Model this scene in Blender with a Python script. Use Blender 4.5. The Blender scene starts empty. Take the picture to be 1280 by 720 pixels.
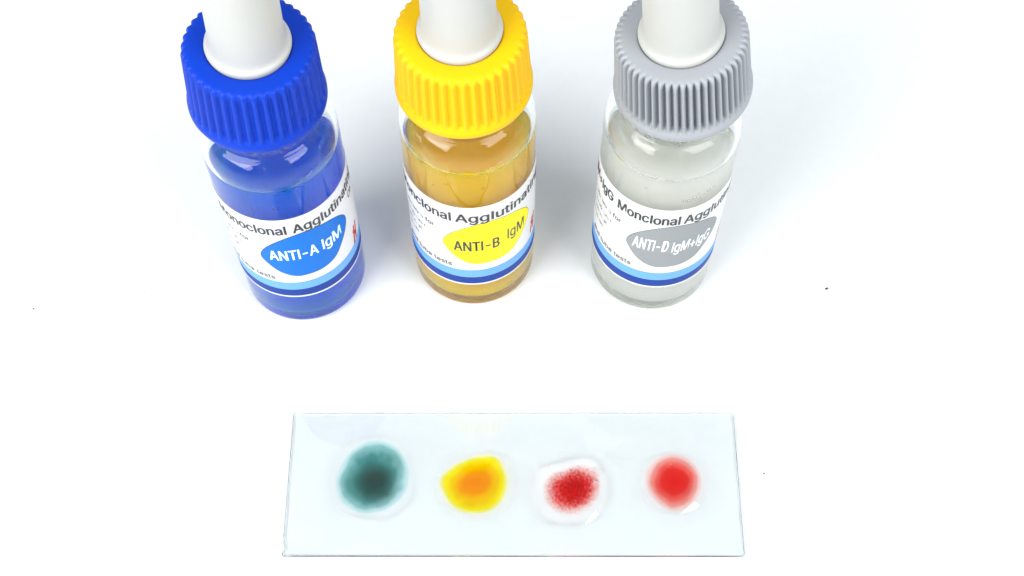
import bpy, bmesh, math, os, random
from mathutils import Vector, Matrix

random.seed(7)
S = bpy.context.scene
COL = S.collection
MM = 0.001
R = math.radians

# ---------------------------------------------------------------- camera
cam_d = bpy.data.cameras.new('camera')
cam = bpy.data.objects.new('camera', cam_d)
COL.objects.link(cam)
cam_d.sensor_width = 36.0
cam_d.lens = 1731.3 * 36.0 / 1280.0
cam_d.clip_start = 0.005
cam_d.clip_end = 20.0
cam.location = (0, -116.547 * MM, 219.176 * MM)
cam.rotation_euler = (Matrix.Rotation(R(90 - 61.998), 4, 'X') @ Matrix.Rotation(R(-0.178), 4, 'Z')).to_euler()
S.camera = cam

# ---------------------------------------------------------------- world and lamps
W = bpy.data.worlds.new('World')
S.world = W
W.use_nodes = True
bg = W.node_tree.nodes['Background']
bg.inputs['Color'].default_value = (0.86, 0.94, 1.0, 1)
bg.inputs['Strength'].default_value = 0.74


def softbox(name, loc, target, size_x, size_y, power, color):
    d = bpy.data.lights.new(name, 'AREA')
    d.shape = 'RECTANGLE'
    d.size, d.size_y = size_x, size_y
    d.energy = power
    d.color = color
    o = bpy.data.objects.new(name, d)
    COL.objects.link(o)
    o.location = loc
    v = Vector(target) - Vector(loc)
    o.rotation_euler = v.to_track_quat('-Z', 'Y').to_euler()
    return o


softbox('softbox_key', (-0.29, -0.22, 0.33), (-0.01, 0, 0.02), 0.32, 0.32, 2.95, (1.0, 0.99, 0.98))
softbox('softbox_fill', (0.25, -0.20, 0.37), (0, 0, 0.02), 0.25, 0.25, 1.85, (1.0, 0.995, 0.99))

S.view_settings.view_transform = 'Standard'
S.view_settings.look = 'None'
S.view_settings.exposure = 0.0
S.view_settings.gamma = 1.0
S.view_settings.use_curve_mapping = False

cy = S.cycles
cy.use_denoising = True
cy.max_bounces = 48
cy.transmission_bounces = 28
cy.transparent_max_bounces = 24
cy.glossy_bounces = 10
cy.diffuse_bounces = 8
cy.volume_bounces = 40
cy.caustics_reflective = True
cy.caustics_refractive = True
cy.sample_clamp_indirect = 60.0
cy.blur_glossy = 0.3


# ---------------------------------------------------------------- helpers
def tag(o, label=None, cat=None, group=None, kind=None):
    if label: o['label'] = label
    if cat: o['category'] = cat
    if group: o['group'] = group
    if kind: o['kind'] = kind
    return o


def empty(name, loc, rz=0.0):
    o = bpy.data.objects.new(name, None)
    o.empty_display_size = 0.01
    COL.objects.link(o)
    o.location = loc
    o.rotation_euler = (0, 0, rz)
    return o


def link(name, me, mat=None, parent=None, smooth=True):
    o = bpy.data.objects.new(name, me)
    if mat is not None:
        me.materials.append(mat)
    for p in me.polygons:
        p.use_smooth = smooth
    COL.objects.link(o)
    o.parent = parent
    return o


def mesh_from(verts, faces, name):
    me = bpy.data.meshes.new(name)
    me.from_pydata([tuple(c * MM for c in v) for v in verts], [], faces)
    me.update()
    return me


def lathe(profile, segs, name, rfun=None, attr=None):
    """closed loop or open polyline of (r, z) revolved round z, in mm; rfun(r, z, a, i) changes the radius.
    attr: list of one float per profile span, stored as face attribute 'ior'."""
    verts, faces, vals = [], [], []
    rows = []
    for i, (r, z) in enumerate(profile):
        if r < 1e-6:
            rows.append([len(verts)])
            verts.append((0, 0, z))
        else:
            row = []
            for k in range(segs):
                a = 2 * math.pi * k / segs
                rr = rfun(r, z, a, i) if rfun else r
                row.append(len(verts))
                verts.append((rr * math.cos(a), rr * math.sin(a), z))
            rows.append(row)
    for i in range(len(rows) - 1):
        A, B = rows[i], rows[i + 1]
        for k in range(segs):
            k2 = (k + 1) % segs
            if len(A) == 1 and len(B) == 1:
                continue
            if len(A) == 1:
                f = (A[0], B[k2], B[k])
            elif len(B) == 1:
                f = (A[k], A[k2], B[0])
            else:
                f = (A[k], A[k2], B[k2], B[k])
            faces.append(f)
            vals.append(attr[i] if attr else 0.0)
    me = mesh_from(verts, faces, name)
    if attr:
        at = me.attributes.new('ior', 'FLOAT', 'FACE')
        at.data.foreach_set('value', vals)
    return me


def arc(cx, cz, r, a0, a1, n, rz=None):
    rz = r if rz is None else rz
    return [(cx + r * math.cos(R(a0 + (a1 - a0) * i / n)), cz + rz * math.sin(R(a0 + (a1 - a0) * i / n))) for i in range(n + 1)]


# ---------------------------------------------------------------- materials
def new_mat(name):
    m = bpy.data.materials.new(name)
    m.use_nodes = True
    nt = m.node_tree
    nt.nodes.clear()
    out = nt.nodes.new('ShaderNodeOutputMaterial')
    return m, nt, out


def principled(name, color, rough=0.5, bump=0.0, bump_scale=800.0, spec=0.5, sss=0.0, sss_r=(1, 1, 1), var=0.0, coat=0.0):
    m, nt, out = new_mat(name)
    b = nt.nodes.new('ShaderNodeBsdfPrincipled')
    b.inputs['Base Color'].default_value = (*color, 1)
    b.inputs['Roughness'].default_value = rough
    b.inputs['Specular IOR Level'].default_value = spec
    b.inputs['Coat Weight'].default_value = coat
    b.inputs['Coat Roughness'].default_value = 0.12
    if sss:
        b.inputs['Subsurface Weight'].default_value = sss
        b.inputs['Subsurface Radius'].default_value = sss_r
        b.inputs['Subsurface Scale'].default_value = 0.001
    tc = nt.nodes.new('ShaderNodeTexCoord')
    if bump or var:
        n = nt.nodes.new('ShaderNodeTexNoise')
        n.inputs['Scale'].default_value = bump_scale
        n.inputs['Detail'].default_value = 4
        nt.links.new(tc.outputs['Object'], n.inputs['Vector'])
        if bump:
            bp = nt.nodes.new('ShaderNodeBump')
            bp.inputs['Strength'].default_value = bump
            bp.inputs['Distance'].default_value = 0.0001
            nt.links.new(n.outputs['Fac'], bp.inputs['Height'])
            nt.links.new(bp.outputs['Normal'], b.inputs['Normal'])
        if var:
            mx = nt.nodes.new('ShaderNodeMix')
            mx.data_type = 'RGBA'
            mx.inputs['A'].default_value = (*[c * (1 - var) for c in color], 1)
            mx.inputs['B'].default_value = (*[min(1, c * (1 + var)) for c in color], 1)
            nt.links.new(n.outputs['Fac'], mx.inputs['Factor'])
            nt.links.new(mx.outputs['Result'], b.inputs['Base Color'])
    nt.links.new(b.outputs['BSDF'], out.inputs['Surface'])
    return m


def glass(name, color=(1, 1, 1), ior=1.5, rough=0.0, attr=False, sigma=None, wob=0.0, wob_scale=180.0, scatter=0.0):
    """sigma: absorption per metre for r, g, b"""
    m, nt, out = new_mat(name)
    g = nt.nodes.new('ShaderNodeBsdfGlass')
    g.inputs['Color'].default_value = (*color, 1)
    g.inputs['Roughness'].default_value = rough
    g.inputs['IOR'].default_value = ior
    if attr:
        a = nt.nodes.new('ShaderNodeAttribute')
        a.attribute_name = 'ior'
        nt.links.new(a.outputs['Fac'], g.inputs['IOR'])
    if wob:
        tc = nt.nodes.new('ShaderNodeTexCoord')
        n = nt.nodes.new('ShaderNodeTexNoise')
        n.inputs['Scale'].default_value = wob_scale
        n.inputs['Detail'].default_value = 1.0
        bp = nt.nodes.new('ShaderNodeBump')
        bp.inputs['Strength'].default_value = wob
        bp.inputs['Distance'].default_value = 0.001
        nt.links.new(tc.outputs['Object'], n.inputs['Vector'])
        nt.links.new(n.outputs['Fac'], bp.inputs['Height'])
        nt.links.new(bp.outputs['Normal'], g.inputs['Normal'])
    nt.links.new(g.outputs['BSDF'], out.inputs['Surface'])
    if sigma:
        d = max(sigma)
        v = nt.nodes.new('ShaderNodeVolumeAbsorption')
        v.inputs['Color'].default_value = (*[1 - s / d for s in sigma], 1)
        v.inputs['Density'].default_value = d
        vol = v.outputs['Volume']
        if scatter:                     # slightly cloudy liquid
            sc = nt.nodes.new('ShaderNodeVolumeScatter')
            sc.inputs['Color'].default_value = (1, 1, 1, 1)
            sc.inputs['Density'].default_value = scatter
            sc.inputs['Anisotropy'].default_value = 0.0
            ad = nt.nodes.new('ShaderNodeAddShader')
            nt.links.new(vol, ad.inputs[0])
            nt.links.new(sc.outputs['Volume'], ad.inputs[1])
            vol = ad.outputs[0]
        nt.links.new(vol, out.inputs['Volume'])
    return m


M_table = principled('white_paper', (0.69, 0.705, 0.712), 0.6, bump=0.3, bump_scale=420, var=0.03, spec=0.25)
M_vial = glass('vial_glass', (0.99, 1.0, 0.998), 1.37, wob=0.05, wob_scale=150)
M_bubble = glass('air_bubble', (1, 1, 1), 1.0 / 1.333)
M_tube = glass('pipette_glass', (1, 1, 1), 1.5, attr=True)
M_slide = glass('slide_glass', (0.985, 0.998, 1.0), 1.5)
M_rubber = principled('white_rubber', (0.44, 0.445, 0.425), 0.5, bump=0.05, bump_scale=1500, sss=0.25, sss_r=(1.0, 0.9, 0.8))
M_label = principled('label_paper', (0.90, 0.90, 0.90), 0.4, bump=0.04, bump_scale=900, spec=0.35)
nt = M_label.node_tree                  # thin paper lets some light through
_tl = nt.nodes.new('ShaderNodeBsdfTranslucent')
_tl.inputs['Color'].default_value = (0.85, 0.85, 0.83, 1)
_mx = nt.nodes.new('ShaderNodeMixShader')
_mx.inputs['Fac'].default_value = 0.3
_out = [n for n in nt.nodes if n.type == 'OUTPUT_MATERIAL'][0]
_pr = [n for n in nt.nodes if n.type == 'BSDF_PRINCIPLED'][0]
nt.links.new(_pr.outputs['BSDF'], _mx.inputs[1])
nt.links.new(_tl.outputs['BSDF'], _mx.inputs[2])
nt.links.new(_mx.outputs['Shader'], _out.inputs['Surface'])
M_ink = principled('black_ink', (0.012, 0.012, 0.016), 0.4, coat=0.2)
M_white_ink = principled('white_ink', (0.85, 0.87, 0.88), 0.4)
M_light_band = principled('light_blue_print', (0.14, 0.36, 0.72), 0.5, spec=0.2)
M_dark_band = principled('dark_blue_print', (0.002, 0.035, 0.26), 0.5, spec=0.2)
M_red_ink = principled('red_print', (0.50, 0.035, 0.02), 0.4)
M_speck = principled('dark_dust', (0.05, 0.05, 0.06), 0.9)

# ---------------------------------------------------------------- the white surface
me = bpy.data.meshes.new('table_surface')
bm = bmesh.new()
for x, y in ((-1.2, -1.2), (1.2, -1.2), (1.2, 1.2), (-1.2, 1.2)):
    bm.verts.new((x, y, 0))
bm.faces.new(bm.verts)
bm.to_mesh(me)
bm.free()
tag(link('table_surface', me, M_table, smooth=False), 'plain white surface under the bottles and the slide', kind='structure')


# ---------------------------------------------------------------- cylinder print
def wrap(me, r):
    """mesh in label space (x = arc length in mm, y = height in mm) wrapped onto the front of a cylinder of radius r (mm)"""
    bm = bmesh.new()
    bm.from_mesh(me)
    xs = [v.co.x for v in bm.verts]
    x0, x1 = min(xs), max(xs)
    x = math.floor(x0 / 0.45) * 0.45
    while x < x1:
        bmesh.ops.bisect_plane(bm, geom=bm.verts[:] + bm.edges[:] + bm.faces[:], plane_co=(x, 0, 0), plane_no=(1, 0, 0), dist=1e-5)
        x += 0.45
    for v in bm.verts:
        a = v.co.x / RB
        v.co = Vector((math.sin(a) * (r + v.co.z), -math.cos(a) * (r + v.co.z), v.co.y)) * MM
    out = bpy.data.meshes.new(me.name)
    bm.to_mesh(out)
    bm.free()
    return out


RB = 10.63        # outer radius of the vial
RL = RB + 0.10    # outer face of the label


def arc_x(deg):
    return R(deg) * RB


FONT = None
try:                                    # Blender's own interface font, a plain grotesque; its built-in font otherwise
    FONT = bpy.data.fonts.load(os.path.join(bpy.utils.resource_path('LOCAL'), 'datafiles', 'fonts', 'Inter.woff2'))
except Exception:
    FONT = None


def text_mesh(body, x0, x1, y, cap_h, bold=0.0, shear=0.0):
    cu = bpy.data.curves.new('print_text', 'FONT')
    cu.body = body.replace('I', '\u0399').replace('l', '\u0399') if FONT else body   # plain strokes without serifs or tails
    cu.size = 1.0
    if FONT: cu.font = FONT
    cu.shear = shear
    cu.resolution_u = 4
    o = bpy.data.objects.new('print_text', cu)
    COL.objects.link(o)
    bpy.context.view_layer.update()
    dg = bpy.context.evaluated_depsgraph_get()
    me = bpy.data.meshes.new_from_object(o.evaluated_get(dg))
    bpy.data.objects.remove(o)
    bpy.data.curves.remove(cu)
    me.materials.clear()
    xs = [v.co.x for v in me.vertices]
    a, b = min(xs), max(xs)
    ys = [v.co.y for v in me.vertices if v.co.y > 0.2]
    caph = max(ys)
    for v in me.vertices:
        v.co = ((v.co.x - a) / (b - a) * (x1 - x0) + x0, v.co.y / caph * cap_h + y, 0)
    if bold:                            # heavier strokes: two more copies a hair to the sides and a hair higher
        bm = bmesh.new()
        bm.from_mesh(me)
        for k, (dx, dy) in enumerate(((bold, 0.0), (-bold, 0.0), (0.0, bold * .7), (0.0, -bold * .7))):
            t = me.copy()
            for v in t.vertices:
                v.co.x += dx
                v.co.y += dy
                v.co.z += 0.004 * (k + 1)
            bm.from_mesh(t)
            bpy.data.meshes.remove(t)
        bm.to_mesh(me)
        bm.free()
    return me


def sector(name, a0, a1, z0, z1, r0, r1, mat, parent, n=140):
    """curved sheet with thickness between two azimuths (degrees, 0 = front)"""
    V, F = [], []
    for i in range(n + 1):
        a = R(a0 + (a1 - a0) * i / n)
        s, c = math.sin(a), -math.cos(a)
        V += [(r0 * s, r0 * c, z0), (r1 * s, r1 * c, z0), (r1 * s, r1 * c, z1), (r0 * s, r0 * c, z1)]
    for i in range(n):
        b, d = 4 * i, 4 * i + 4
        for k in range(4):
            k2 = (k + 1) % 4
            F.append((b + k, b + k2, d + k2, d + k))
    F.append((3, 2, 1, 0))
    e = 4 * n
    F.append((e, e + 1, e + 2, e + 3))
    me = mesh_from(V, F, name)
    bm = bmesh.new(); bm.from_mesh(me)
    bmesh.ops.recalc_face_normals(bm, faces=bm.faces)
    bm.to_mesh(me); bm.free()
    o = link(name, me, mat, parent)
    for p in me.polygons:
        p.use_smooth = abs(p.normal.z) < 0.5
    me.set_sharp_from_angle(angle=R(40))
    return o


BADGE = [(-24.8, 22.04), (-19.0, 24.78), (-7.1, 27.19), (5.1, 28.5), (17.4, 28.97), (30.4, 28.75), (45.8, 27.84), (57.3, 25.99),
         (62.0, 23.79), (57.7, 21.22), (49.0, 18.83), (40.2, 16.93), (27.5, 16.09), (14.0, 15.94), (1.4, 16.04), (-11.0, 17.55), (-20.2, 19.9)]


def smooth_loop(pts, sub=6, it=2):
    """closed Catmull-Rom through pts"""
    out = []
    n = len(pts)
    for i in range(n):
        p0, p1, p2, p3 = (Vector(pts[(i + k - 1) % n]) for k in range(4))
        for j in range(sub):
            t = j / sub
            out.append(0.5 * ((2 * p1) + (p2 - p0) * t + (2 * p0 - 5 * p1 + 4 * p2 - p3) * t * t + (3 * p1 - p0 - 3 * p2 + p3) * t ** 3))
    for _ in range(it):
        out = [(out[i - 1] + out[i] * 2 + out[(i + 1) % len(out)]) / 4 for i in range(len(out))]
    return out


def flat_loop(pts):
    me = bpy.data.meshes.new('flat')
    bm = bmesh.new()
    vs = [bm.verts.new((p[0], p[1], 0)) for p in pts]
    f = bm.faces.new(vs)
    if f.normal.z < 0:
        f.normal_flip()
    bmesh.ops.triangulate(bm, faces=bm.faces)
    bm.normal_update()
    for f in bm.faces:
        if f.normal.z < 0: f.normal_flip()
    bm.to_mesh(me)
    bm.free()
    return me


def scribble(x0, x1, y, h, seed):
    """a line of print too small to read: word-like runs of little strokes"""
    rnd = random.Random(seed)
    bm = bmesh.new()
    x = x0
    while x < x1:
        n = rnd.randint(4, 8)
        for _ in range(n):
            w = rnd.uniform(0.10, 0.16)
            hh = h * rnd.choice((0.7, 0.7, 0.75, 1.0))
            if x + w > x1: break
            kind = rnd.random()
            qs = [(x, y, w * .45, hh)]
            if kind > 0.35:
                qs.append((x + w * .45, y + rnd.choice((0, 0.5, 0.28)) * h, w * 1.1, h * .2))
            if kind > 0.7:
                qs.append((x + w * 1.2, y, w * .4, h * .62))
            for (a, b, c, d) in qs:
                vs = [bm.verts.new(p) for p in ((a, b, 0), (a + c, b, 0), (a + c, b + d, 0), (a, b + d, 0))]
                bm.faces.new(vs)
            x += w * 1.9 + 0.06
        x += 0.3
    me = bpy.data.meshes.new('fine')
    bm.to_mesh(me)
    bm.free()
    return me


# ---------------------------------------------------------------- bottle
ZC = 52.75      # underside of the cap
LIQ = 42.3      # liquid level
RI = 9.25       # inner radius of the vial


def vial_profile():
    # outer skin from the centre of the base upwards, over the mouth and down the inside to the liquid level
    p = [(0, 0.45), (6.5, 0.35), (8.6, 0.0)]
    p += arc(RB - 1.7, 1.7, 1.7, -78, 0, 8)
    p += [(RB, 12), (RB, 30), (RB, 42.0)]
    p += arc(RB - 2.9, 43.5, 2.9, 4, 78, 14, 5.2)
    p += [(8.05, 48.9), (7.88, 49.6), (7.85, 51), (7.85, 62.0), (7.4, 62.5), (6.4, 62.5), (6.0, 62.0), (6.0, 50.0)]
    p += [(6.2, 48.9), (6.9, 47.9)]
    p += arc(RI - 3.4, 42.6, 3.4, 58, 0, 10, 4.6)
    p += [(RI, LIQ)]
    return p


def liquid_mesh():
    # underside and side touch the glass (index step 1.333/1.5), the top meets air with a raised meniscus
    p = [(0, 2.6), (5.5, 2.3), (7.8, 2.0)] + arc(RI - 1.5, 3.5, 1.5, -80, 0, 6) + [(RI, 15), (RI, 30), (RI, LIQ)]
    n = len(p)
    top = [(RI - 0.12, LIQ - 0.35), (RI - 0.4, LIQ - 0.75), (RI - 0.9, LIQ - 1.05), (RI - 1.8, LIQ - 1.2), (4.5, LIQ - 1.22), (0, LIQ - 1.22)]
    at = [1.333 / 1.37] * (n - 1) + [1.333] * len(top)
    return lathe(p + top, 128, 'liquid', attr=at)


def tube_mesh():
    zl = LIQ - 1.2
    prof = [(1.2, 6.0), (1.75, 6.2), (2.6, 12), (2.9, 16), (3.05, zl), (3.05, 61.0), (2.2, 61.0), (2.2, zl), (2.05, 16), (1.8, 12), (0.9, 6.3), (1.2, 6.0)]
    at = []
    for (a, b) in zip(prof, prof[1:]):
        at.append(1.5 / 1.333 if (a[1] + b[1]) / 2 < zl else 1.5)
    return lathe(prof, 40, 'pipette', attr=at)


def cap_mesh(ribs, depth, sharp):
    """ribbed screw cap, base plane at z = 0"""
    H = 12.3
    prof = [(8.3, 0.35), (9.2, 0.12), (9.85, 0.0), (10.12, 0.12), (10.22, 0.40), (10.22, 1.0), (10.16, 1.35), (10.02, 1.6)]
    nb = len(prof)
    z = 1.75
    wall = [(10.0 - 0.055 * (zz - 1.75), zz) for zz in (1.75, 2.05, 2.5, 3.2, 4.5, 6, 7.5, 9, 10, 10.7, 11.2)]
    r_top = wall[-1][0]
    prof += wall
    prof += [(r_top - 0.06, 11.55), (r_top - 0.22, 11.88), (r_top - 0.48, 12.12), (r_top - 0.85, 12.26), (r_top - 1.4, H),
             (7.6, 12.28), (6.4, 12.24), (6.12, 12.18), (6.02, 12.0), (6.02, 10.6), (8.25, 10.4), (8.25, 1.2), (8.3, 0.35)]

    def rf(r, zz, a, i):
        if i < nb or i > nb + len(wall) + 3 or r < 8.4 or zz < 1.7:
            return r
        c = 0.5 + 0.5 * math.cos(a * ribs)
        c = c ** sharp if sharp >= 1 else c ** sharp
        w_lo = min(1, max(0, (zz - 1.75) / 0.5))
        w_hi = 1.0 - min(1, max(0, (zz - 11.0) / 1.25)) * 0.75
        w = w_lo * w_hi
        return r - depth * (1 - c) * w
    return lathe(prof, ribs * 10, 'cap', rf)


def bulb_mesh():
    p = [(0, -1.5), (5.9, -1.5), (5.95, -0.2), (6.05, 0.1), (6.1, 0.45), (6.03, 0.78), (5.86, 0.98), (5.66, 1.12), (5.50, 1.4), (5.38, 1.9), (5.30, 2.8),
         (5.25, 4.2), (5.18, 8), (5.05, 13), (4.9, 17), (4.7, 19.5), (4.2, 21.8), (3.3, 23.4), (1.8, 24.4), (0, 24.7)]
    return lathe(p, 96, 'bulb')


ME_VIAL = lathe(vial_profile(), 160, 'vial')
ME_LIQ = liquid_mesh()
ME_TUBE = tube_mesh()
ME_BULB = bulb_mesh()
ME_CAP40 = cap_mesh(40, 0.66, 0.8)
ME_CAP54 = cap_mesh(54, 1.4, 0.5)


def bubbles(spots):
    """little air bubbles clinging to the inside of the glass: (azimuth, z, radius)"""
    V, F = [], []
    tmp = bmesh.new()
    bmesh.ops.create_icosphere(tmp, subdivisions=2, radius=1.0)
    bv = [v.co.copy() for v in tmp.verts]
    bf = [tuple(v.index for v in f.verts) for f in tmp.faces]
    tmp.free()
    for a, z, r in spots:
        d = RI - r - 0.06
        c = Vector((math.sin(R(a)) * d, -math.cos(R(a)) * d, z))
        b = len(V)
        V += [tuple(c + v * r) for v in bv]
        F += [tuple(b + i for i in f) for f in bf]
    return mesh_from(V, F, 'bubble')


def instance(name, me, mat, parent):
    m2 = me.copy()
    m2.materials.clear()
    return link(name, m2, mat, parent)


def bottle(loc, label, cap_me, cap_mat, liq_mat, cap_shift, cap_tilt, dz, title, a_title, a_t0, a_t1, badge_rot, badge_mat, line_mat,
           words, ink, shear, red, second=None, spin=0.0, spots=()):
    root = empty('reagent_bottle', (loc[0] * MM, loc[1] * MM, 0.0))
    tag(root, label, 'dropper bottle', 'reagent dropper bottles standing in a row')
    vial = instance('glass_vial', ME_VIAL, M_vial, root)
    instance('liquid', ME_LIQ, liq_mat, root)
    # cap, bulb and pipette screwed on a little crooked
    cx, cyy = cap_shift
    mtx = Matrix.Translation((cx * MM, cyy * MM, ZC * MM)) @ Matrix.Rotation(R(cap_tilt), 4, 'Y') @ Matrix.Rotation(spin, 4, 'Z')
    cap = instance('screw_cap', cap_me, cap_mat, root)
    cap.matrix_local = mtx
    bulb = instance('rubber_bulb', ME_BULB, M_rubber, root)
    bulb.matrix_local = mtx @ Matrix.Translation((0, 0, 12.2 * MM))
    tube = instance('pipette', ME_TUBE, M_tube, root)
    tube.location = (-0.6 * MM, 0.2 * MM, 0)
    if spots:
        tag(link('bubble', bubbles(spots), M_bubble, root), kind='stuff')
    # label
    lab = sector('label', -104, 118, 8.55 + dz, 33.8 + dz, RB + 0.03, RL, M_label, root, 220)
    sector('light_blue_band', -103.9, 117.9, 11.25 + dz, 13.7 + dz, RL + 0.005, RL + 0.02, M_light_band, lab, 220)
    sector('dark_blue_band', -103.9, 117.9, 9.05 + dz, 11.22 + dz, RL + 0.005, RL + 0.02, M_dark_band, lab, 220)
    pts = [(arc_x(a + badge_rot), z + dz) for a, z in BADGE]
    loop = smooth_loop(pts)
    c = sum(loop, Vector((0, 0))) / len(loop)
    big = []
    for i, q in enumerate(loop):
        t = (loop[(i + 1) % len(loop)] - loop[i - 1]).normalized()
        nrm = Vector((t.y, -t.x))
        if nrm.dot(q - c) < 0: nrm = -nrm
        big.append(q + nrm * 0.14)
    link('badge_outline', wrap(flat_loop(big), RL + 0.012), line_mat, lab)
    link('oval_badge', wrap(flat_loop(loop), RL + 0.03), badge_mat, lab)
    for (txt, a0, a1, z, h, bold) in words:
        link('badge_lettering', wrap(text_mesh(txt, arc_x(a0), arc_x(a1), z, h, bold, shear), RL + 0.05), ink, lab)
    # headline over the badge, placed so that its words start where the photograph has them
    for (txt, a0, a1) in title:
        link('headline_lettering', wrap(text_mesh(txt, arc_x(a0), arc_x(a1), 30.05 - 0.55 + dz, 2.45, 0.085), RL + 0.03), M_ink, lab)
    if second:
        link('headline_lettering', wrap(text_mesh(second[0], arc_x(second[1]), arc_x(second[2]), 26.6 + dz, 1.7, 0.03), RL + 0.03), M_ink, lab)
    # small print beside the badge
    sr = badge_rot
    for j, (a0, a1, z) in enumerate(((-84, -45, 25.6), (-86, -44, 23.2), (-86, -49, 21.0), (-86, -55, 18.9))):
        link('fine_print', wrap(scribble(arc_x(a0 + sr), arc_x(a1 + sr), z + dz, 1.15, j + 3), RL + 0.03), M_ink, lab)
    link('fine_print', wrap(text_mesh('for', arc_x(-42.5 + sr), arc_x(-33 + sr), 25.6 + dz, 1.25, 0.02), RL + 0.03), M_ink, lab)
    link('fine_print', wrap(text_mesh('and tube tests', arc_x(-72 + sr), arc_x(-18 + sr), 14.6 + dz, 1.25, 0.015), RL + 0.03), M_ink, lab)
    # small red emblem right of the badge: two slanted bars and a joining stroke
    bm = bmesh.new()
    ax, az = red
    for quad in (((0, 0), (0.6, 0), (1.3, 4.6), (0.75, 4.6)), ((1.0, 0.2), (1.55, 0.2), (2.2, 4.8), (1.7, 4.8)), ((0.2, 3.3), (0.6, 3.9), (1.9, 1.6), (1.5, 1.0))):
        bm.faces.new([bm.verts.new((arc_x(ax) + x, az + y, 0)) for x, y in quad])
    me = bpy.data.meshes.new('emblem')
    bm.to_mesh(me); bm.free()
    link('red_emblem', wrap(me, RL + 0.03), M_red_ink, lab)
    return root


M_cap_blue = principled('blue_plastic', (0.0, 0.034, 0.40), 0.45, bump=0.06, bump_scale=1500, spec=0.18)
M_cap_yellow = principled('yellow_plastic', (0.72, 0.43, 0.0), 0.45, bump=0.06, bump_scale=1500, spec=0.2)
M_cap_grey = principled('grey_plastic', (0.29, 0.305, 0.325), 0.45, bump=0.06, bump_scale=1500, spec=0.4)
M_badge_blue = principled('blue_badge_print', (0.0, 0.14, 0.55), 0.5, spec=0.2)
M_badge_yellow = principled('yellow_badge_print', (0.80, 0.70, 0.01), 0.5, spec=0.2)
M_badge_grey = principled('grey_badge_print', (0.26, 0.275, 0.285), 0.5, spec=0.2)
M_outline_blue = principled('blue_outline_print', (0.005, 0.05, 0.17), 0.4)
M_outline_olive = principled('olive_outline_print', (0.25, 0.27, 0.05), 0.4)
M_outline_grey = principled('grey_outline_print', (0.16, 0.17, 0.17), 0.4)
M_cyan_ink = principled('pale_cyan_ink', (0.70, 0.93, 0.92), 0.4)
M_liq_blue = glass('blue_reagent', (1, 1, 1), attr=True, sigma=(2600, 200, 0.05), scatter=95)
M_liq_yellow = glass('yellow_reagent', (1, 1, 1), attr=True, sigma=(0.005, 92, 11000), scatter=720)
M_liq_clear = glass('clear_reagent', (1, 1, 1), attr=True, sigma=(0.01, 0.05, 9.0), scatter=420)

bottle((-36.98, 3.78), 'bottle of blue liquid with a ribbed blue cap and ANTI-A label', ME_CAP40, M_cap_blue, M_liq_blue, (-0.26, 0.26), 2.9, 1.5,
       [('Monoclonal', -59, 8.5), ('Agglutinating', 14.5, 97)], 0, 0, 0, 5.0, M_badge_blue, M_outline_blue,
       [('ANTI-A', -11.6, 31, 23.0 - 0.1, 3.0, 0.07), ('IgM', 36, 57, 23.0, 3.0, 0.07)], M_cyan_ink, 0.0, (72, 15.2), ('Co', 78, 88), spots=[(-12, 39.0, 0.22), (4, 37.2, 0.42), (22, 38.3, 0.18), (41, 39.6, 0.2)])
bottle((-6.78, 6.86), 'bottle of amber yellow liquid with a ribbed yellow cap and ANTI-B label', ME_CAP40, M_cap_yellow, M_liq_yellow, (-0.21, -0.53), -0.9, 0.0,
       [('Monclonal', -80, -16), ('Agglutinating', -11.7, 86)], 0, 0, 0, 0.0, M_badge_yellow, M_outline_olive,
       [('ANTI-B', -14.7, 26, 20.3, 3.0, 0.07), ('IgM', 34.5, 54, 21.2, 3.1, 0.03)], M_ink, 0.0, (66, 15.0), None, spin=0.05, spots=[(-20, 38.6, 0.3), (14, 37.8, 0.22), (-33, 37.0, 0.2)])
bottle((24.76, 5.72), 'bottle of clear liquid with a tilted grey cap and ANTI-D label', ME_CAP54, M_cap_grey, M_liq_clear, (0.52, 0.05), -7.0, 0.9,
       [('IgM+IgG', -99, -53.5), ('Monclonal', -47, 9.5), ('Agglutinating', 13.3, 96)], 0, 0, 0, -9.0, M_badge_grey, M_outline_grey,
       [('ANTI-D', -28.1, 3.5, 22.0, 3.4, 0.05), ('IgM+IgG', 7.0, 44.5, 21.6, 3.2, 0.05)], M_white_ink, 0.12, (66, 14.0), None, spin=0.02, spots=[(12, 35.9, .28), (17, 35.6, .36), (22, 36.1, .42), (27, 35.6, .3), (31, 36.2, .25), (36, 36.7, .35), (41, 37.0, .22), (-25, 38.6, .2), (25, 37.1, .2)])


# ---------------------------------------------------------------- drops
ZS = 1.0


def polar(pts, c):
    """radius as a smooth function of angle through outline points"""
    q = sorted((math.atan2(y - c[1], x - c[0]), math.hypot(x - c[0], y - c[1])) for x, y in pts)
    n = len(q)

    def f(a):
        a = (a + math.pi) % (2 * math.pi) - math.pi
        for i in range(n):
            a1, r1 = q[i]
            a2, r2 = q[(i + 1) % n]
            if i == n - 1: a2 += 2 * math.pi
            aa = a if a >= q[0][0] else a + 2 * math.pi
            if a1 <= aa <= a2:
                r0, r3 = q[i - 1][1], q[(i + 2) % n][1]
                t = (aa - a1) / max(1e-6, a2 - a1)
                return 0.5 * (2 * r1 + (r2 - r0) * t + (2 * r0 - 5 * r1 + 4 * r2 - r3) * t * t + (3 * r1 - r0 - 3 * r2 + r3) * t ** 3)
        return q[0][1]
    return f


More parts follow.
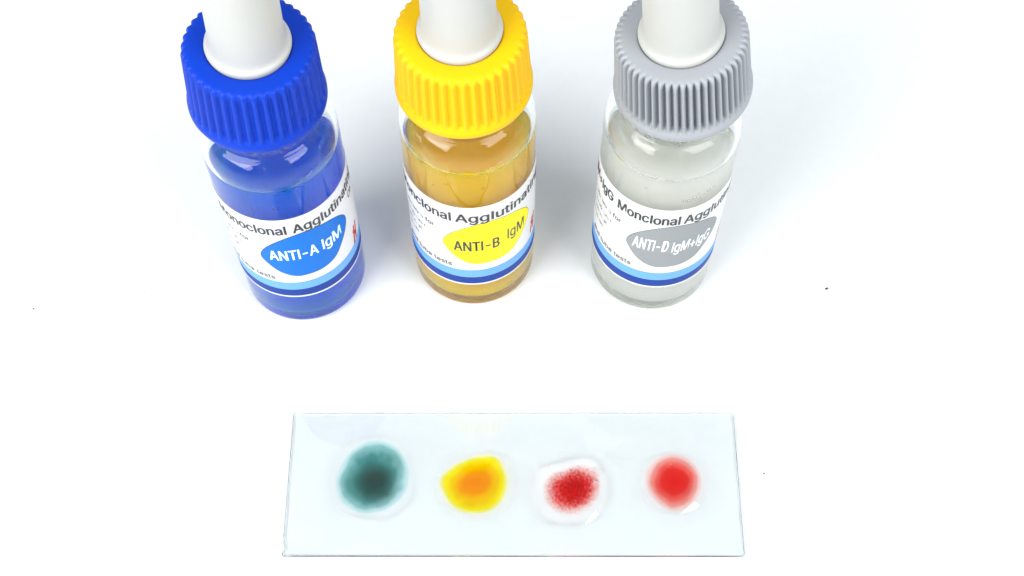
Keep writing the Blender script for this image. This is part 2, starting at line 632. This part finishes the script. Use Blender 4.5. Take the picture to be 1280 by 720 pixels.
def dome(name, rad, H, z0, power, mat, parent, segs=96, rings=18, attr=None, wet=False):
    V, F, A = [(0, 0, z0 + H)], [], [0.0]
    for j in range(1, rings + 1):
        p = (j / rings)
        p = 1 - (1 - p) ** 1.5
        for k in range(segs):
            a = 2 * math.pi * k / segs
            r = rad[k] * p
            V.append((r * math.cos(a), r * math.sin(a), z0 + H * (1 - p ** power)))
            A.append(p)
    for k in range(segs):
        F.append((0, 1 + k, 1 + (k + 1) % segs))
    for j in range(rings - 1):
        b, d = 1 + j * segs, 1 + (j + 1) * segs
        for k in range(segs):
            k2 = (k + 1) % segs
            F.append((b + k, d + k, d + k2, b + k2))
    # flat underside
    last = 1 + (rings - 1) * segs
    V.append((0, 0, z0)); A.append(0.0)
    bc = len(V) - 1
    bottom = {}
    prev = None
    for j in range(1, rings):
        p = 1 - (j / rings)
        row = []
        for k in range(segs):
            a = 2 * math.pi * k / segs
            row.append(len(V))
            V.append((rad[k] * p * math.cos(a), rad[k] * p * math.sin(a), z0))
            A.append(p)
        outer = [last + k for k in range(segs)] if prev is None else prev
        for k in range(segs):
            k2 = (k + 1) % segs
            F.append((outer[k2], outer[k], row[k], row[k2]))
        prev = row
    for k in range(segs):
        F.append((bc, prev[(k + 1) % segs], prev[k]))
    me = mesh_from(V, F, name)
    if wet:                             # index step against air above, against glass below
        n_top = segs + (rings - 1) * segs
        at = me.attributes.new('ior', 'FLOAT', 'FACE')
        at.data.foreach_set('value', [1.333 if i < n_top else 1.333 / 1.5 for i in range(len(F))])
    if attr:
        at = me.attributes.new(attr, 'FLOAT', 'POINT')
        at.data.foreach_set('value', A)
    return link(name, me, mat, parent)


def lin(c):
    c /= 255.0
    return c / 12.92 if c <= 0.04045 else ((c + 0.055) / 1.055) ** 2.4


def pigment_mat(name, stops, noise=0.18, scale=260.0, second=None):
    """clear dye, densest in the middle of the drop; stops: (0..1 from middle to rim, sRGB seen over white)"""
    m, nt, out = new_mat(name)
    at = nt.nodes.new('ShaderNodeAttribute'); at.attribute_name = 'spread'
    tc = nt.nodes.new('ShaderNodeTexCoord')
    ns = nt.nodes.new('ShaderNodeTexNoise'); ns.inputs['Scale'].default_value = scale; ns.inputs['Detail'].default_value = 5
    nt.links.new(tc.outputs['Object'], ns.inputs['Vector'])
    mr = nt.nodes.new('ShaderNodeMapRange')
    mr.inputs['From Min'].default_value = 0.25; mr.inputs['From Max'].default_value = 0.75
    mr.inputs['To Min'].default_value = -noise; mr.inputs['To Max'].default_value = noise
    nt.links.new(ns.outputs['Fac'], mr.inputs['Value'])
    # the disturbance dies out at the rim
    om = nt.nodes.new('ShaderNodeMath'); om.operation = 'SUBTRACT'; om.inputs[0].default_value = 1.0
    nt.links.new(at.outputs['Fac'], om.inputs[1])
    mu = nt.nodes.new('ShaderNodeMath'); mu.operation = 'MULTIPLY'
    om3 = nt.nodes.new('ShaderNodeMath'); om3.operation = 'MULTIPLY'; om3.inputs[1].default_value = 2.5; om3.use_clamp = True
    nt.links.new(om.outputs[0], om3.inputs[0])
    nt.links.new(mr.outputs['Result'], mu.inputs[0]); nt.links.new(om3.outputs[0], mu.inputs[1])
    ad = nt.nodes.new('ShaderNodeMath'); ad.operation = 'ADD'
    nt.links.new(at.outputs['Fac'], ad.inputs[0]); nt.links.new(mu.outputs[0], ad.inputs[1])
    rp = nt.nodes.new('ShaderNodeValToRGB')
    el = rp.color_ramp.elements
    while len(el) > 1: el.remove(el[-1])
    for i, (p, c) in enumerate(stops):
        e = el[0] if i == 0 else el.new(p)
        e.position = p
        e.color = (*[lin(v) ** 0.25 for v in c], 1)
    rp.color_ramp.interpolation = 'EASE'
    nt.links.new(ad.outputs[0], rp.inputs['Fac'])
    col = rp.outputs['Color']
    if second:
        # a second dye clouding one side of the drop
        (cx, cy2, rad, tint) = second
        d = nt.nodes.new('ShaderNodeVectorMath'); d.operation = 'DISTANCE'
        d.inputs[1].default_value = (cx * MM, cy2 * MM, 0.0013)
        nt.links.new(tc.outputs['Object'], d.inputs[0])
        m2 = nt.nodes.new('ShaderNodeMapRange'); m2.interpolation_type = 'SMOOTHSTEP'
        m2.inputs['From Min'].default_value = rad * MM * 0.25; m2.inputs['From Max'].default_value = rad * MM
        m2.inputs['To Min'].default_value = 1.0; m2.inputs['To Max'].default_value = 0.0
        nt.links.new(d.outputs['Value'], m2.inputs['Value'])
        mx = nt.nodes.new('ShaderNodeMix'); mx.data_type = 'RGBA'; mx.blend_type = 'MULTIPLY'
        mx.inputs['B'].default_value = (*[lin(v) ** 0.25 for v in tint], 1)
        nt.links.new(m2.outputs['Result'], mx.inputs['Factor'])
        nt.links.new(col, mx.inputs['A'])
        col = mx.outputs['Result']
    tr = nt.nodes.new('ShaderNodeBsdfTransparent')
    nt.links.new(col, tr.inputs['Color'])
    nt.links.new(tr.outputs['BSDF'], out.inputs['Surface'])
    return m


M_drop = glass('clear_drop', (1, 1, 1), attr=True)
HOLES = []
M_grain = principled('clotted_blood', (0.80, 0.006, 0.004), 0.5, spec=0.2)
M_grain_dark = principled('dark_clotted_blood', (0.20, 0.006, 0.008), 0.5, spec=0.2)


def drop(label, clear, colour, mat, H, power=2.5, name_c='dyed_centre'):
    n = len(clear)
    c = (sum(p[0] for p in clear) / n, sum(p[1] for p in clear) / n)
    root = empty('liquid_drop', (c[0] * MM, c[1] * MM, ZS * MM))
    tag(root, label, 'drop', 'drops of reagent and blood in a row on the slide')
    f, g = polar(clear, c), polar(colour, c)
    segs = 96
    rc = [f(2 * math.pi * k / segs) for k in range(segs)]
    rg = [min(g(2 * math.pi * k / segs), rc[k] * 0.965) for k in range(segs)]
    dome('clear_liquid', rc, H, 0.0, power, M_drop, root, wet=True)
    HOLES.append([(c[0] + rc[k] * math.cos(2 * math.pi * k / segs), c[1] + rc[k] * math.sin(2 * math.pi * k / segs)) for k in range(segs)])
    dome(name_c, rg, H * 0.72, 0.06, power, mat, root, attr='spread', rings=26)
    return root, c, rg


W255 = (255, 255, 255)
GREEN_CLEAR = [(-16.45, -36.61), (-16.87, -40.09), (-19.8, -42.83), (-24.38, -43.22), (-28.37, -42.12), (-30.29, -38.66), (-30.14, -34.45), (-28.07, -30.61), (-24.12, -28.75), (-19.63, -29.77), (-17.23, -33.08)]
GREEN_COL = [(-17.1, -36.61), (-18.1, -39.6), (-20.9, -41.9), (-24.43, -42.6), (-27.8, -41.1), (-29.5, -37.4), (-28.9, -34.3), (-26.7, -31.0), (-23.3, -29.4), (-20.0, -30.3), (-17.7, -33.2)]
YEL_CLEAR = [(0.3, -37.36), (-0.51, -40.56), (-3.4, -42.88), (-6.67, -43.28), (-9.97, -42.18), (-12.25, -40.1), (-12.98, -37.32), (-11.84, -34.51), (-8.8, -32.82), (-5.46, -31.83), (-1.7, -32.13), (-0.09, -34.55)]
YEL_COL = [(-0.9, -36.94), (-1.69, -40.14), (-4.06, -42.2), (-6.68, -42.46), (-9.59, -41.49), (-11.35, -39.14), (-12.06, -36.62), (-10.77, -34.94), (-8.12, -33.25), (-5.05, -32.4), (-2.77, -32.55), (-1.43, -34.55)]
AGG_CLEAR = [(16.1, -37.14), (15.31, -40.88), (14.06, -42.94), (12.31, -44.3), (9.03, -44.69), (6.42, -44.41), (4.08, -43.04), (2.93, -40.15), (3.09, -36.67), (4.58, -34.57), (7.94, -33.44), (11.97, -32.6), (13.97, -33.04), (14.73, -34.46), (15.63, -35.31)]
AGG_COL = [(14.7, -37.41), (13.8, -40.39), (11.92, -42.17), (9.08, -42.9), (6.2, -41.8), (4.9, -38.36), (5.9, -36.1), (8.37, -34.89), (11.45, -34.0), (13.9, -34.9)]
RED_CLEAR = [(32.28, -37.47), (31.56, -40.25), (29.86, -42.03), (26.8, -42.71), (23.81, -42.01), (22.06, -40.22), (21.15, -37.15), (21.95, -34.2), (24.04, -32.5), (27.03, -31.8), (30.06, -32.81), (31.79, -34.94)]
RED_COL = [(31.48, -37.05), (30.63, -39.93), (28.84, -41.72), (26.56, -42.39), (24.41, -41.43), (22.6, -39.25), (21.9, -36.74), (23.1, -33.82), (25.0, -32.45), (27.15, -31.98), (29.48, -32.85), (30.97, -34.65)]

drop('teal green drop with a dark murky centre, nearest the chipped corner of the slide', GREEN_CLEAR, GREEN_COL,
     pigment_mat('teal_dye', [(0.0, (78, 122, 116)), (0.35, (66, 128, 122)), (0.58, (80, 146, 141)), (0.78, (134, 190, 188)), (0.92, (205, 237, 240)), (1.0, W255)], 0.17, 330,
                 (0.4, -1.0, 4.5, (178, 150, 148))), 0.85)
drop('bright yellow drop with an orange centre', YEL_CLEAR, YEL_COL,
     pigment_mat('yellow_dye', [(0.0, (255, 138, 0)), (0.35, (255, 150, 0)), (0.62, (255, 200, 0)), (0.85, (255, 238, 10)), (0.96, (255, 246, 130)), (1.0, W255)], 0.14, 260,
                 (-2.0, 0.2, 1.5, (255, 215, 200))), 0.8)
agg, agg_c, agg_r = drop('grainy red drop with dark clotted specks', AGG_CLEAR, AGG_COL,
                         pigment_mat('clotting_dye', [(0.0, (226, 6, 8)), (0.33, (228, 12, 12)), (0.55, (240, 80, 76)), (0.75, (250, 178, 172)), (0.9, (255, 226, 222)), (1.0, W255)], 0.42, 1900), 0.85, 2.8)
drop('smooth evenly red drop without grains', RED_CLEAR, RED_COL,
     pigment_mat('red_dye', [(0.0, (238, 22, 18)), (0.4, (236, 34, 28)), (0.58, (242, 84, 74)), (0.75, (249, 146, 136)), (0.9, (255, 216, 210)), (1.0, W255)], 0.10, 260), 0.85)


def grains(root, rad, n):
    """clotted grains afloat in the drop, denser towards the middle"""
    rnd = random.Random(11)
    tmp = bmesh.new()
    bmesh.ops.create_icosphere(tmp, subdivisions=1, radius=1.0)
    bv = [v.co.copy() for v in tmp.verts]
    tmp.verts.index_update()
    bf = [tuple(v.index for v in f.verts) for f in tmp.faces]
    tmp.free()
    V, F = [], []
    i = 0
    while i < n:
        p = abs(rnd.gauss(0.36, 0.31))
        if p > 0.98: continue
        a = rnd.uniform(0, 2 * math.pi)
        k = int(a / (2 * math.pi) * len(rad)) % len(rad)
        x, y = rad[k] * p * math.cos(a) + 0.35 * rnd.random(), rad[k] * p * math.sin(a) + 0.2 * rnd.random()
        s = rnd.uniform(0.03, 0.075) * rnd.choice((0.7, 0.8, 0.9, 1.0, 1.0, 1.1, 1.3, 1.9 if rnd.random() < 0.5 else 1.2))
        b = len(V)
        sx, sy, rz = s * rnd.uniform(.7, 1.5), s * rnd.uniform(.6, 1.2), rnd.uniform(0, 3.14)
        z = 0.12 + 0.3 * rnd.random() * (1 - p)
        for v in bv:
            X, Y = v.x * sx, v.y * sy
            V.append((x + X * math.cos(rz) - Y * math.sin(rz), y + X * math.sin(rz) + Y * math.cos(rz), z + v.z * s * 0.6))
        F += [tuple(b + q for q in f) for f in bf]
        i += 1
    o = link('blood_grain', mesh_from(V, F, 'blood_grain'), M_grain, root)
    o.data.materials.append(M_grain_dark)
    nf = len(bf)
    for q in range(n):
        if rnd.random() < 0.12:
            for j in range(nf): o.data.polygons[q * nf + j].material_index = 1
    tag(o, kind='stuff')


grains(agg, agg_r, 1500)


# ---------------------------------------------------------------- glass slide
def slide(holes):
    # the upper face is open where a drop wets it: there the drop's own underside is the boundary between water and glass
    cx, cyy, rz = 0.124, -37.042, -0.232
    cr, sr = math.cos(R(-rz)), math.sin(R(-rz))
    w, d, t = 37.5, 12.5, 1.0
    # outline with a small shell-shaped chip near one corner
    out = [(-w + .05, -d), (w - .25, -d), (w, -d + .25), (w, d - .25), (w - .25, d), (-w + .1, d), (-w, d - .1)]
    chip = []
    for i in range(9):
        a = R(95 - 190 * i / 8)
        chip.append((-w - 0.05 + 0.42 * max(0.12, math.cos(a)), -d + 1.3 + 0.7 * math.sin(a)))
    out += chip
    root_me = bpy.data.meshes.new('glass_slide')
    bm = bmesh.new()
    def ring(inset, z):
        c = Vector((0, 0))
        res = []
        n = len(out)
        for i in range(n):
            p, q, r_ = Vector(out[i - 1]), Vector(out[i]), Vector(out[(i + 1) % n])
            t = ((q - p).normalized() + (r_ - q).normalized()).normalized()
            res.append(bm.verts.new(((q.x - t.y * inset) * MM, (q.y + t.x * inset) * MM, z * MM)))
        return res
    e = 0.07
    rings = [ring(e, 0.03), ring(0, 0.03 + e), ring(0, t - e), ring(e, t)]
    n = len(out)
    for A, B in zip(rings, rings[1:]):
        for i in range(n):
            bm.faces.new((A[i], A[(i + 1) % n], B[(i + 1) % n], B[i]))
    bm.faces.new(rings[0][::-1])
    eds = [bm.edges.get((rings[3][i], rings[3][(i + 1) % n])) for i in range(n)]
    for h in holes:
        hv = [bm.verts.new((((x - cx) * cr - (y - cyy) * sr) * MM, ((x - cx) * sr + (y - cyy) * cr) * MM, t * MM)) for x, y in h]
        eds += [bm.edges.new((hv[i], hv[(i + 1) % len(hv)])) for i in range(len(hv))]
    top = bmesh.ops.triangle_fill(bm, edges=eds, use_beauty=True, use_dissolve=False, normal=(0, 0, 1))
    for f in top['geom']:
        if isinstance(f, bmesh.types.BMFace) and f.normal.z < 0: f.normal_flip()
    bm.to_mesh(root_me)
    bm.free()
    o = link('glass_slide', root_me, M_slide, smooth=False)
    o.location = (cx * MM, cyy * MM, 0)
    o.rotation_euler = (0, 0, R(rz))
    tag(o, 'clear rectangular glass slide lying flat and carrying the four drops', 'glass slide')
    return o


slide(HOLES)

# ---------------------------------------------------------------- specks of dust on the surface
def speck(x, y, s, label, seed):
    rnd = random.Random(seed)
    me = bpy.data.meshes.new('dust_speck')
    bm = bmesh.new()
    bmesh.ops.create_icosphere(bm, subdivisions=2, radius=s * MM)
    for v in bm.verts:
        k = 1 + rnd.uniform(-.25, .25)
        v.co = Vector((v.co.x * 1.25 * k, v.co.y * 0.8 * k, v.co.z * 0.45 * k))
    bm.to_mesh(me)
    bm.free()
    o = link('dust_speck', me, M_speck)
    o.location = (x * MM, y * MM, s * 0.4 * MM)
    o.rotation_euler = (0, 0, rnd.uniform(0, 3))
    tag(o, label, 'speck', 'specks of dust on the white surface')


speck(56.31, -0.36, 0.26, 'largest dark speck, on the white surface well right of the clear bottle', 1)
speck(-85.12, -3.89, 0.15, 'small dark speck alone on the white surface far left of the blue bottle', 2)
speck(42.05, -35.31, 0.14, 'tiny dark speck just right of the end of the glass slide', 3)
speck(-65.72, -0.74, 0.09, 'faint speck between the far left speck and the blue bottle', 4)
